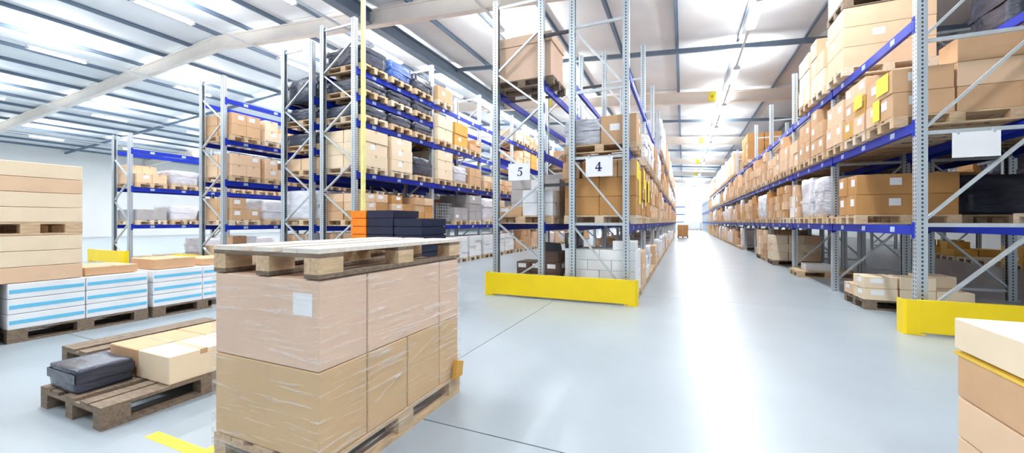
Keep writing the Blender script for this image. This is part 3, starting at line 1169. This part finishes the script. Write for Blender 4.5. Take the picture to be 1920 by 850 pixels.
# floor: dark cartons, one with an open flap
pallet((x0 + x1) / 2, sl[0] + .66, 0, 'dark pallet under the dark cartons behind the yellow guard', 1.2, .8, M_WOODD)
F.count['floor row'] = 1
for kz in range(2):
    for j in range(3):
        carton(x0 + .35 + .29 * (j + .5), sl[0] + .62, .1445 + kz * .2, .28, .5, .196, 'dark brown', 'dark brown carton, %s row, %s, behind the yellow guard' % (('bottom', 'top')[kz], ('left', 'middle', 'right')[j]), sticker=True)
carton(x1 - .17, sl[0] + .6, .1445 + .4, .3, .45, .2, 'dark brown', 'dark carton topmost on the dark stack behind the yellow guard', sticker=False)
o = tag(link('cardboard_flap', MB().prism([(-.2, 0), (.2, 0), (.17, .16), (-.23, .19)], 'y', -.004, .004).mesh('flap', M_BLACK), None, (x1 - .15, sl[0] + .39, .1445 + .6)),
        'black opened cardboard flap standing up on the dark cartons', 'cardboard flap')
carton(-2.83, 6.72, 0, .3, .17, .12, 'ochre', 'small yellowish carton on the floor behind the yellow guard', sticker=False)
for b in range(1, 8):
    for q in slots(F, b)[::2]:
        if b in (1, 2):
            continue
        load(F, 0, q, random.choice((E, S((2, 2, 2), .25, 'tan'))))
# black sack with yellow label on the white packs
sack = link('black_sack', lump_mesh(.24, .4, .27, M_WRAPD, 77, .05, 6), None, (-1.80, sl[0] + .35, .1445 + .69))
tag(sack, 'black sack with a yellow label on the white packs, beside the upright', 'sack')
link('label', MB().box(-.05, .05, -.206, -.2, .08, .2).mesh('sack_label', M_YEL2), sack)

# --- long left rack ---------------------------------------------------------
L_ = RACK_L
sl = slots(L_, 0)
for q in sl:
    load(L_, 1, q, S((2, 2, 3), .2, ('brown', 'tan', 'pale'), drop=.3))
load(L_, 2, sl[0], S((2, 1, 3), .28, 'cream', drop=0))
load(L_, 2, sl[1], S((2, 1, 3), .28, 'cream', drop=0))
load(L_, 2, sl[2], Wp('dark', .5))
for q in sl:
    load(L_, 3, q, Wp('dark', .26))
    load(L_, 4, q, Wp('dark', .28, z=4.122, shelf='extra shelf'))
    load(L_, 4, q, Wp('dark' if q != sl[1] else 'blue', .42))
sl = slots(L_, 1)
for q in sl:
    load(L_, 0, q, S((2, 2, 4), .17, 'white', drop=.2))
load(L_, 1, sl[1], S((2, 2, 2), .2, 'grey'))
load(L_, 1, sl[2], S((2, 2, 3), .28, 'grey', drop=0))
load(L_, 2, sl[0], S((2, 1, 3), .28, 'cream', drop=0))
load(L_, 2, sl[1], Wp('silver', .5))
load(L_, 2, sl[2], S((2, 2, 2), .28, 'tan'))
load(L_, 3, sl[0], S((2, 1, 2), .36, 'cream', drop=0))
load(L_, 3, sl[1], S((2, 1, 2), .36, 'ochre', drop=0))
load(L_, 3, sl[2], S((2, 2, 2), .2, 'tan'))
load(L_, 4, sl[0], S((2, 1, 1), .42, 'tan', drop=0))
for b in range(2, 8):
    for n_, q in enumerate(slots(L_, b)):
        load(L_, 1, q, rnd_spec(.8, .25))
        load(L_, 2, q, S((3, 3, 2), .2, ('tan', 'cream', 'pale'), drop=.3))
        if b > 2:
            load(L_, 3, q, rnd_spec(.8, .2))
            load(L_, 4, q, S((2, 3, 2), .2, ('cream', 'tan'), drop=.4))
        load(L_, 0, q, S((2, 2, 4), .17, 'white', drop=.2) if b == 2 else rnd_spec(.8, .3))
ground0 = slots(L_, 0)
load(L_, 0, ground0[2], S((2, 2, 3), .22, 'grey'))

LB = RACK_LB
for b in range(2):
    for q in slots(LB, b):
        load(LB, 1, q, Wp('white', .7) if b == 0 else S((2, 2, 3), .25, 'tan'))
        load(LB, 2, q, random.choice((S((2, 2, 1), .28, 'pale'), Wp('silver', .28))))
        load(LB, 3, q, random.choice((Wp('dark', .28), S((2, 2, 1), .28, 'tan'))))
        load(LB, 4, q, Wp('dark', .28))
        wrap((LB.px()[0] + LB.px()[1]) / 2, q + .4, 4.202, 1.1, .76, random.uniform(.5, .8), 'dark',
             'dark film-wrapped bundle, %s from the near end, topmost on the left back rack' % ORD[b * 3 + slots(LB, b).index(q)], .06)
Mr = RACK_M
for b in range(3):
    for q in slots(Mr, b):
        load(Mr, 0, q, S((2, 2, 3), .25, 'pale'))
        load(Mr, 1, q, random.choice((S((2, 2, 2), .3, 'tan'), Wp('white', .6))))
        load(Mr, 2, q, random.choice((S((2, 2, 2), .3, 'pale'), S((2, 2, 2), .3, 'tan'))))
        load(Mr, 3, q, random.choice((S((2, 2, 2), .3, 'tan'), S((2, 2, 2), .3, 'cream'))))
        if b:
            load(Mr, 4, q, S((2, 2, 1), .3, 'pale'))
Nr = RACK_N
for b in range(3):
    for q in slots(Nr, b):
        load(Nr, 0, q, random.choice((Wp('white', .6), E)))
        load(Nr, 1, q, random.choice((Wp('white', .5), S((2, 2, 1), .35, 'grey'))))
        load(Nr, 2, q, random.choice((S((2, 2, 2), .3, 'pale'), Wp('silver', .5))))

# --- foreground: the film-wrapped carton stack with a pallet on top ---------
FX0, FX1, FY0, FY1 = -2.37, -1.57, 1.34, 2.61
pallet((FX0 + FX1) / 2, (FY0 + FY1) / 2, 0, 'weathered pallet carrying the large film-wrapped stack in the foreground', FY1 - FY0, FX1 - FX0, M_WOOD, PI / 2, parts=True)
pallet((FX0 + FX1) / 2, (FY0 + FY1) / 2, 1.026, 'empty weathered pallet lying on top of the film-wrapped foreground stack', FY1 - FY0, FX1 - FX0, M_WOODD, PI / 2, parts=True, deck=M_WOODW, blk=M_WOOD)
for kz, cuts in enumerate(([1.34, 1.66, 2.0, 2.35, 2.6], [1.34, 1.66, 2.35, 2.6])):
    for i in range(len(cuts) - 1):
        a, b = cuts[i], cuts[i + 1]
        carton((FX0 + FX1) / 2, (a + b) / 2, .1445 + kz * .44, .785, b - a - .008, .436, ('sandy', 'blush')[kz],
               '%s carton, %s tier, %s from the front, inside the film-wrapped stack' % (('sandy', 'pinkish tan')[kz], ('lower', 'upper')[kz], ORD[i]), sticker='front' if (kz == 1 and i == 0) else False, tape=False)
fb = MB()
x0, x1, y0, y1 = FX0 - .004, FX1 + .004, FY0 - .004, FY1 + .004
# film sleeve: a closed ring of faceted sheet with slack between the corners
ringp = []
for (ax, ay), (bx, by2) in (((x0, y0), (x1, y0)), ((x1, y0), (x1, y1)), ((x1, y1), (x0, y1)), ((x0, y1), (x0, y0))):
    for t in range(6):
        ringp.append((ax + (bx - ax) * t / 6, ay + (by2 - ay) * t / 6))
zs = [.05 + i * .1 for i in range(10)] + [1.02]
n = len(ringp)
for z in zs:
    for i, p in enumerate(ringp):
        s = .004 * math.sin(i * 2.1 + z * 17)
        fb.v.append((p[0] + (s if p[0] > -1.97 else -s) * .5 + (.003 if p[0] > -1.97 else -.003), p[1] + (.003 if p[1] > 1.97 else -.003), z))
for r in range(len(zs) - 1):
    for i in range(n):
        j = (i + 1) % n
        fb.f.append((r * n + i, r * n + j, (r + 1) * n + j, (r + 1) * n + i))
        fb.m.append(0)
film = tag(link('stretch_film', fb.mesh('stretch_film', M_FILM)), 'clear wrinkled stretch film around the tan foreground carton stack', 'film')
rope = MB()
for i in range(12):
    a, b = i / 12, (i + 1) / 12
    def P(t):
        return (FX1 + .014, FY0 + .35 + (FY1 - FY0 - .36) * t, .30 + .30 * t + .03 * math.sin(3 * t))
    rope.bar(P(a), P(b), .004, .010)
link('gathered_edge', rope.mesh('film_edge', M_FILM), film)
tear = MB().prism([(0, 0), (.10, .0), (.12, .1), (.03, .13)], 'x', 0, .03)
tag(link('cardboard_scrap', tear.mesh('scrap', CART['ochre']), None, (FX1 + .012, FY1 - .13, .1445)), 'folded ochre cardboard scrap at the far foot of the wrapped stack', 'scrap')

# --- foreground right: carton stack cut by the frame ------------------------
GX, GY = 1.135, 2.45
pallet(GX + .4, GY - .6, 0, 'wooden pallet under the carton stack at the bottom right corner', 1.2, .8, M_WOOD, PI / 2, parts=True)
zz = .1445
for kz, (h, cname) in enumerate(((.19, 'pale'), (.18, 'pale'), (.19, 'tan'), (.145, 'cream'))):
    g = .01 if kz < 3 else -.005
    o_lab = ('lowest', 'second', 'third', 'topmost')[kz]
    carton(GX + .4, GY - .6, zz, .8 - g, 1.2 - g, h - .006, cname, '%s wide carton, %s of the stack cut by the bottom right corner' % (cname, o_lab), sticker=False)
    zz += h
strap = MB().box(GX - .004, GX + .8, GY - 1.2, GY + .004, 0, .014)
tag(link('yellow_strap', strap.mesh('yellow_strap', mat('golden_strap', (.80, .52, .06), .5)), None, (0, 0, .1445 + .556)), 'flat yellow strap sheet under the lid of the bottom right stack', 'strap')
for b_ in BOX:
    if 'topmost of the stack cut' in b_['label']:
        b_['c'] = (b_['c'][0], b_['c'][1], b_['c'][2] + .020)

# --- foreground left --------------------------------------------------------
WX0, WX1 = -7.35, -6.55
wy = [.45, 1.7, 2.95]
for i, y in enumerate(wy):
    pallet((WX0 + WX1) / 2, y + .6, 0, 'low pallet, %s from the left, under white packs with blue stripes' % ORD[i], 1.2, .8, M_WOODD, PI / 2)
    for kz in range(3):
        for j in range(2):
            for q in range(2):
                carton(WX0 + .4 * (j + .5), y + .6 * (q + .5), .1445 + kz * .165, .394, .59, .16, 'white',
                       'white pack with blue stripe, %s layer, %s %s, on %s low pallet at left' % (('bottom', 'middle', 'top')[kz], ('near', 'far')[q], ('back', 'front')[j], ORD[i]), sticker='stripe', tape=False)
# cream cartons in two tiers on the first low pallet
cz = .1445 + 3 * .165 + .002
for tier in range(2):
    nl = 3 if tier == 0 else 4
    hh = .17 if tier == 0 else .165
    for kz in range(nl):
        for q in range(2):
            carton((WX0 + WX1) / 2, .62 + .83 * (q + .5), cz, .78, .82, hh - .004, 'cream' if (kz + tier) % 3 else 'pale',
                   '%s flat carton, %s layer of the %s tier, %s half, far left stack' % ('cream' if (kz + tier) % 3 else 'pale', ORD[kz], ('lower', 'upper')[tier], ('near', 'far')[q]), sticker=False, tape=False)
        cz += hh
    if tier == 0:
        for q in range(2):
            pallet((WX0 + WX1) / 2, .62 + .83 * (q + .5), cz, 'pallet between the two tiers of the far left cream stack, %s half' % ('near', 'far')[q], .82, .78, M_WOOD, PI / 2)
        cz += .1445
# flat tan cartons on the second and third low pallets
for i, (y, h) in enumerate(((2.57, .1), (3.25, .14), (3.85, .1))):
    carton(WX0 + .42, y, .1445 + 3 * .165 + .002, .6, .5, h, 'tan', 'flat tan carton, %s from the left, lying on white striped packs' % ORD[i], sticker=False)
# low load between: cream cartons and a dark half
pallet(-3.72, 1.85, 0, 'dark pallet under the low cream load left of the wrapped stack', 1.25, .84, M_WOODD, PI / 2, parts=True)
for q in range(2):
    for j in range(2):
        carton(-4.13 + .41 * (j + .5), 1.55 + .45 * (q + .5) + .03, .1445, .4, .44, .2, 'cream' if j else 'tan', 'low %s carton, %s %s, on the dark pallet left of the wrapped stack' % ('cream' if j else 'tan', ('near', 'far')[q], ('left', 'right')[j]), sticker=False)
wrap(-3.9, 1.4, .1445, .4, .3, .16, 'dark', 'small dark wrapped bundle at the near end of the low cream load', .02)
pallet(-4.9, 2.3, 0, 'empty dark pallet on the floor behind the low cream load', 1.2, .8, M_WOODD, PI / 2, parts=True)
# yellow corner marking on the floor
fl = MB().box(-2.50, -2.43, 1.30, 2.7, 0, .002).box(-2.98, -2.50, 1.30, 1.37, 0, .002)
tag(link('floor_marking', fl.mesh('floor_marking', M_YEL2)), 'yellow corner marking taped on the floor beside the wrapped stack', 'marking')

# crates on a pallet behind the wrapped stack
pallet(-3.98, 4.82, 0, 'pallet under the orange and navy plastic crates', 1.3, .8, M_WOODD)
crate_cache = {}


def crate_mesh(w, d, h, m):
    k = (w, d, h, m.name)
    if k not in crate_cache:
        b = MB()
        t = .012
        b.box(-w / 2 + .03, w / 2 - .03, -d / 2 + .03, d / 2 - .03, 0, .015)
        b.box(-w / 2 + .02, w / 2 - .02, -d / 2 + .02, -d / 2 + .032, 0, h - .02)
        b.box(-w / 2 + .02, w / 2 - .02, d / 2 - .032, d / 2 - .02, 0, h - .02)
        b.box(-w / 2 + .02, -w / 2 + .032, -d / 2 + .032, d / 2 - .032, 0, h - .02)
        b.box(w / 2 - .032, w / 2 - .02, -d / 2 + .032, d / 2 - .032, 0, h - .02)
        r = MB()
        r.box(-w / 2, w / 2, -d / 2, -d / 2 + .02, .012, h)
        r.box(-w / 2, w / 2, d / 2 - .02, d / 2, .012, h)
        r.box(-w / 2, -w / 2 + .02, -d / 2 + .02, d / 2 - .02, .012, h)
        r.box(w / 2 - .02, w / 2, -d / 2 + .02, d / 2 - .02, .012, h)
        crate_cache[k] = (b.mesh('crate_body', m), r.mesh('crate_rim', m))
    return crate_cache[k]


for (cx, w, m, cn, nl) in ((-4.46, .3, M_ORANGE, 'orange', 11), (-4.05, .48, M_NAVY, 'navy', 11), (-3.55, .48, M_NAVY, 'dark navy', 10)):
    bm_, rm_ = crate_mesh(w, .6, .119, m)
    for k in range(nl):
        o = link('plastic_crate', bm_, None, (cx, 4.8, .146 + k * .12))
        where = {'orange': 'orange', 'navy': 'navy', 'dark navy': 'navy'}[cn]
        tag(o, '%s plastic crate, %s from the top of the %s stack behind the wrapped stack' % (where, ORD[nl - 1 - k], {'orange': 'orange', 'navy': 'left navy', 'dark navy': 'right navy'}[cn]), 'crate', 'plastic crates stacked behind the wrapped stack')
        link('rim', rm_, o)
# yellow post in front of the long left rack
yp = thing('yellow_post', 'slim yellow post rising to the roof at the left rack end', 'post', (-6.36, 6.56, 0))
link('pipe', MB().cyl((0, 0, .012), (0, 0, zbeam(-6.45) + .6), .05, 14).mesh('post_pipe', mat('pale_yellow_paint', (.86, .80, .30), .45)), yp)
link('foot', MB().box(-.1, .1, -.1, .1, 0, .012).mesh('post_foot', M_YEL), yp)

# wire mesh containers on the lower shelf of the left rack
wb = MB()
W_, D_, H_ = 1.1, .78, .62
for i in range(12):
    x = -W_ / 2 + W_ * i / 11
    wb.box(x - .003, x + .003, -D_ / 2, -D_ / 2 + .006, 0, H_).box(x - .003, x + .003, D_ / 2 - .006, D_ / 2, 0, H_)
for i in range(9):
    y = -D_ / 2 + D_ * i / 8
    wb.box(-W_ / 2, -W_ / 2 + .006, y - .003, y + .003, 0, H_).box(W_ / 2 - .006, W_ / 2, y - .003, y + .003, 0, H_)
for i in range(8):
    z = H_ * i / 7
    wb.box(-W_ / 2, W_ / 2, -D_ / 2, -D_ / 2 + .006, z - .003, z + .003).box(-W_ / 2, W_ / 2, D_ / 2 - .006, D_ / 2, z - .003, z + .003)
    wb.box(-W_ / 2, -W_ / 2 + .006, -D_ / 2, D_ / 2, z - .003, z + .003).box(W_ / 2 - .006, W_ / 2, -D_ / 2, D_ / 2, z - .003, z + .003)
wire_me = wb.mesh('wire_mesh', M_GALV)
wbase = MB().box(-W_ / 2, W_ / 2, -D_ / 2, D_ / 2, -.02, 0).mesh('cage_floor', M_GALV)
q = slots(L_, 1)[0]
cage = thing('wire_container', 'wire mesh container on the lower shelf of the left rack', 'container', ((L_.px()[0] + L_.px()[1]) / 2, q + .4, 1.224))
cm = link('mesh', wire_me, cage)
link('floor_plate', wbase, cage)

# loaded pallet standing in the aisle far away
pallet(-.03, 34.9, 0, 'pallet standing in the main aisle under brown cartons', 1.2, .8, M_WOODD, PI / 2)
for kz in range(2):
    for j in range(2):
        for q in range(2):
            carton(-.43 + .4 * (j + .5), 34.3 + .6 * (q + .5), .1445 + kz * .45, .395, .59, .446, 'brown',
                   'brown carton, %s row, %s %s, on the pallet in the far aisle' % (('bottom', 'top')[kz], ('front', 'back')[q], ('left', 'right')[j]), sticker=False)
# white loads and a shelf by the far wall
for i, x in enumerate((.6, 1.9, 3.0)):
    pallet(x, 66, 0, 'pallet by the far wall, %s from the left' % ORD[i], 1.2, .8, M_WOOD)
    wrap(x, 66, .1445, 1.1, .78, 1.2, 'white', 'white wrapped load by the far wall, %s from the left' % ORD[i])
sh = thing('steel_shelf', 'open blue-grey steel shelf standing at the end of the aisle', 'shelf', (-1.3, 68, 0))
for x in (0, 1.5):
    for y in (0, .6):
        link('post', MB().box(x, x + .08, y, y + .08, 0, 5).mesh('shelf_post', M_GALV), sh)
for z in (1.2, 2.4, 3.6, 4.8):
    link('shelf_board', MB().box(0, 1.58, 0, .68, z, z + .1).mesh('shelf_board', M_BLUE), sh)

# ------------------------------------------------------------------ build cartons: the 300 that show largest singly, the rest as one
verts, polys, owner = [], [], []


def add_block(c, s, rz, own):
    n = len(verts)
    m = Matrix.Translation(c) @ Matrix.Rotation(rz, 4, 'Z')
    for a in (-1, 1):
        for b in (-1, 1):
            for e in (0, 1):
                verts.append(m @ Vector((a * s[0] / 2, b * s[1] / 2, e * s[2])))
    for f in ((0, 1, 3, 2), (4, 6, 7, 5), (0, 4, 5, 1), (2, 3, 7, 6), (0, 2, 6, 4), (1, 5, 7, 3)):
        polys.append(tuple(n + i for i in f))
        owner.append(own)


for i, b in enumerate(BOX):
    add_block(b['c'], b['s'], b['rz'], ('box', i))
for i, p in enumerate(PAL):
    add_block(p['c'], (p['L'], p['W'], .144), p['rz'], ('pal', i))
for c, s in BLOCK:
    add_block(c, s, 0, None)
bvh = BVHTree.FromPolygons(verts, polys)
EYE = Vector((0, 0, CAM_H))


def score(c, s, rz, own):
    m = Matrix.Translation(c) @ Matrix.Rotation(rz, 4, 'Z')
    us, vs = [], []
    hit = tot = 0
    for a in (-.96, -.32, .32, .96):
        for b in (-.96, -.32, .32, .96):
            for e in (.03, .35, .65, .97):
                if abs(a) < .9 and abs(b) < .9 and .1 < e < .9:
                    continue
                p = m @ Vector((a * s[0] / 2, b * s[1] / 2, e * s[2]))
                q = proj(p)
                if q is None:
                    continue
                us.append(q[0])
                vs.append(q[1])
                if not (0 <= q[0] <= 1920 and 0 <= q[1] <= 850):
                    continue
                tot += 1
                d = (p - EYE)
                L = d.length
                h = bvh.ray_cast(EYE, d / L, L + .5)
                if h[2] is not None and owner[h[2]] == own:
                    hit += 1
    if not us or tot == 0:
        return 0.0
    area = (max(us) - min(us)) * (max(vs) - min(vs))
    return area * hit / 56.0


def chosen(rec, kind, cap, floor_px):
    sc = sorted(((score(r['c'], r['s'] if 's' in r else (r['L'], r['W'], .144), r['rz'], (kind, r['i'])), r['i']) for r in rec), reverse=True)
    return {i for v, i in sc[:cap] if v > floor_px}, dict((i, v) for v, i in sc)


for i, b in enumerate(BOX):
    b['i'] = i
for i, p in enumerate(PAL):
    p['i'] = i
cart_cache = {}


def carton_mesh(s, col):
    k = (round(s[0], 3), round(s[1], 3), round(s[2], 3), col)
    if k not in cart_cache:
        cart_cache[k] = MB().cbox(s[0], s[1], s[2], .005).mesh('carton', CART[col])
    return cart_cache[k]


GROUPS = {'cardboard_box': 'cardboard cartons stacked on the pallets', 'white_carton': 'white cartons stacked on the pallets'}
for kd in ('cardboard_box', 'white_carton'):
    rec = [b for b in BOX if b['kind'] == kd]
    pick, sc = chosen(rec, 'box', 300, 14)
    rest = MB()
    for b in rec:
        x, y, z = b['c']
        if b['i'] in pick:
            o = tag(link(kd, carton_mesh(b['s'], b['col']), None, (x, y, z + .0006), b['rz']), b['label'], 'carton', GROUPS[kd])
            if sc[b['i']] > 250:
                sx, sy, sz = b['s']
                side = -1 if x > 0 else 1
                if b['sticker'] == 'stripe':
                    st = MB().box(sx / 2, sx / 2 + .002, -sy / 2 + .01, sy / 2 - .01, sz * .35, sz * .6)
                    link('stripe', st.mesh('stripe', M_BLUEST), o)
                elif b['sticker'] == 'front':
                    st = MB().box(sx / 2 - .17, sx / 2 - .04, -sy / 2 - .002, -sy / 2, sz * .6, sz * .85)
                    link('label', st.mesh('label', M_PAPER), o)
                elif b['sticker']:
                    w, h = min(.16, sy * .4), min(.11, sz * .4)
                    xx = side * (sx / 2 + .001)
                    yy = sy * (.12 if b['i'] % 2 else -.12)
                    st = MB().box(xx - .001, xx + .001, yy - w / 2, yy + w / 2, sz * .45, sz * .45 + h)
                    link('label', st.mesh('label', M_PAPER), o)
                    if y < 12 and abs(x) < 4.2:
                        yf = -sy / 2 - .001
                        st = MB().box(-sx * .1 - w / 2, -sx * .1 + w / 2, yf - .001, yf + .001, sz * .45, sz * .45 + h)
                        link('label', st.mesh('label', M_PAPER), o)
                if b['tape']:
                    tp = MB().box(-sx / 2 + .004, sx / 2 - .004, -.025, .025, sz - .0005, sz + .0012)
                    xx = side * (sx / 2 + .0006)
                    tp.box(xx - .0006, xx + .0006, -.025, .025, sz * .82, sz)
                    link('tape', tp.mesh('tape', M_TAPE), o)
        else:
            m = Matrix.Translation((x, y, z + .0006)) @ Matrix.Rotation(b['rz'], 4, 'Z')
            rest.cbox(*b['s'], .005, m, CART[b['col']])
    if rest.v:
        nm = 'distant_cartons' if kd == 'cardboard_box' else 'distant_white_cartons'
        o = link(nm, rest.mesh(nm))
        o['kind'] = 'stuff'
        tag(o, 'countless small %s cartons deep in the racks and far away' % ('tan' if kd == 'cardboard_box' else 'white'), 'cartons')

pick, sc = chosen(PAL, 'pal', 300, 10)
rest = MB()
parts_cache = {}
for p in PAL:
    x, y, z = p['c']
    if p['i'] in pick:
        if p['parts'] or sc[p['i']] > 450:
            t = thing('pallet', p['label'], 'pallet', (x, y, z + .0003), 'wooden pallets', p['rz'])
            key = (p['L'], p['W'], p['m'].name, p['deck'] and p['deck'].name)
            if key not in parts_cache:
                parts_cache[key] = [(nm, MB().box(*bx).mesh(nm, (p['deck'] if nm == 'deck_board' else p['blk'] if nm == 'block' else None) or p['m'])) for nm, bx in pallet_parts(p['L'], p['W'])]
            for nm, me in parts_cache[key]:
                link(nm, me, t)
        else:
            tag(link('pallet', pallet_mesh(p['L'], p['W'], p['m']), None, (x, y, z + .0003), p['rz']), p['label'], 'pallet', 'wooden pallets')
    else:
        m = Matrix.Translation((x, y, z + .0003)) @ Matrix.Rotation(p['rz'], 4, 'Z')
        n = len(rest.v)
        for nm, bx in pallet_parts(p['L'], p['W']):
            k0 = len(rest.v)
            rest.box(*bx, p['m'])
            rest.v[k0:] = [tuple(m @ Vector(v)) for v in rest.v[k0:]]
if rest.v:
    o = link('distant_pallets', rest.mesh('distant_pallets'))
    o['kind'] = 'stuff'
    tag(o, 'wooden pallets deep in the racks and far down the hall', 'pallets')
print('BOXES', len(BOX), 'PALLETS', len(PAL), 'OBJECTS', len(SC.objects), 'DUP LABELS', sum(1 for v in SEEN_LABELS.values() if len(v) > 1),
      [k for k, v in SEEN_LABELS.items() if len(v) > 1][:6], 'LONG', [k for k in SEEN_LABELS if len(k.split()) > 16][:6])
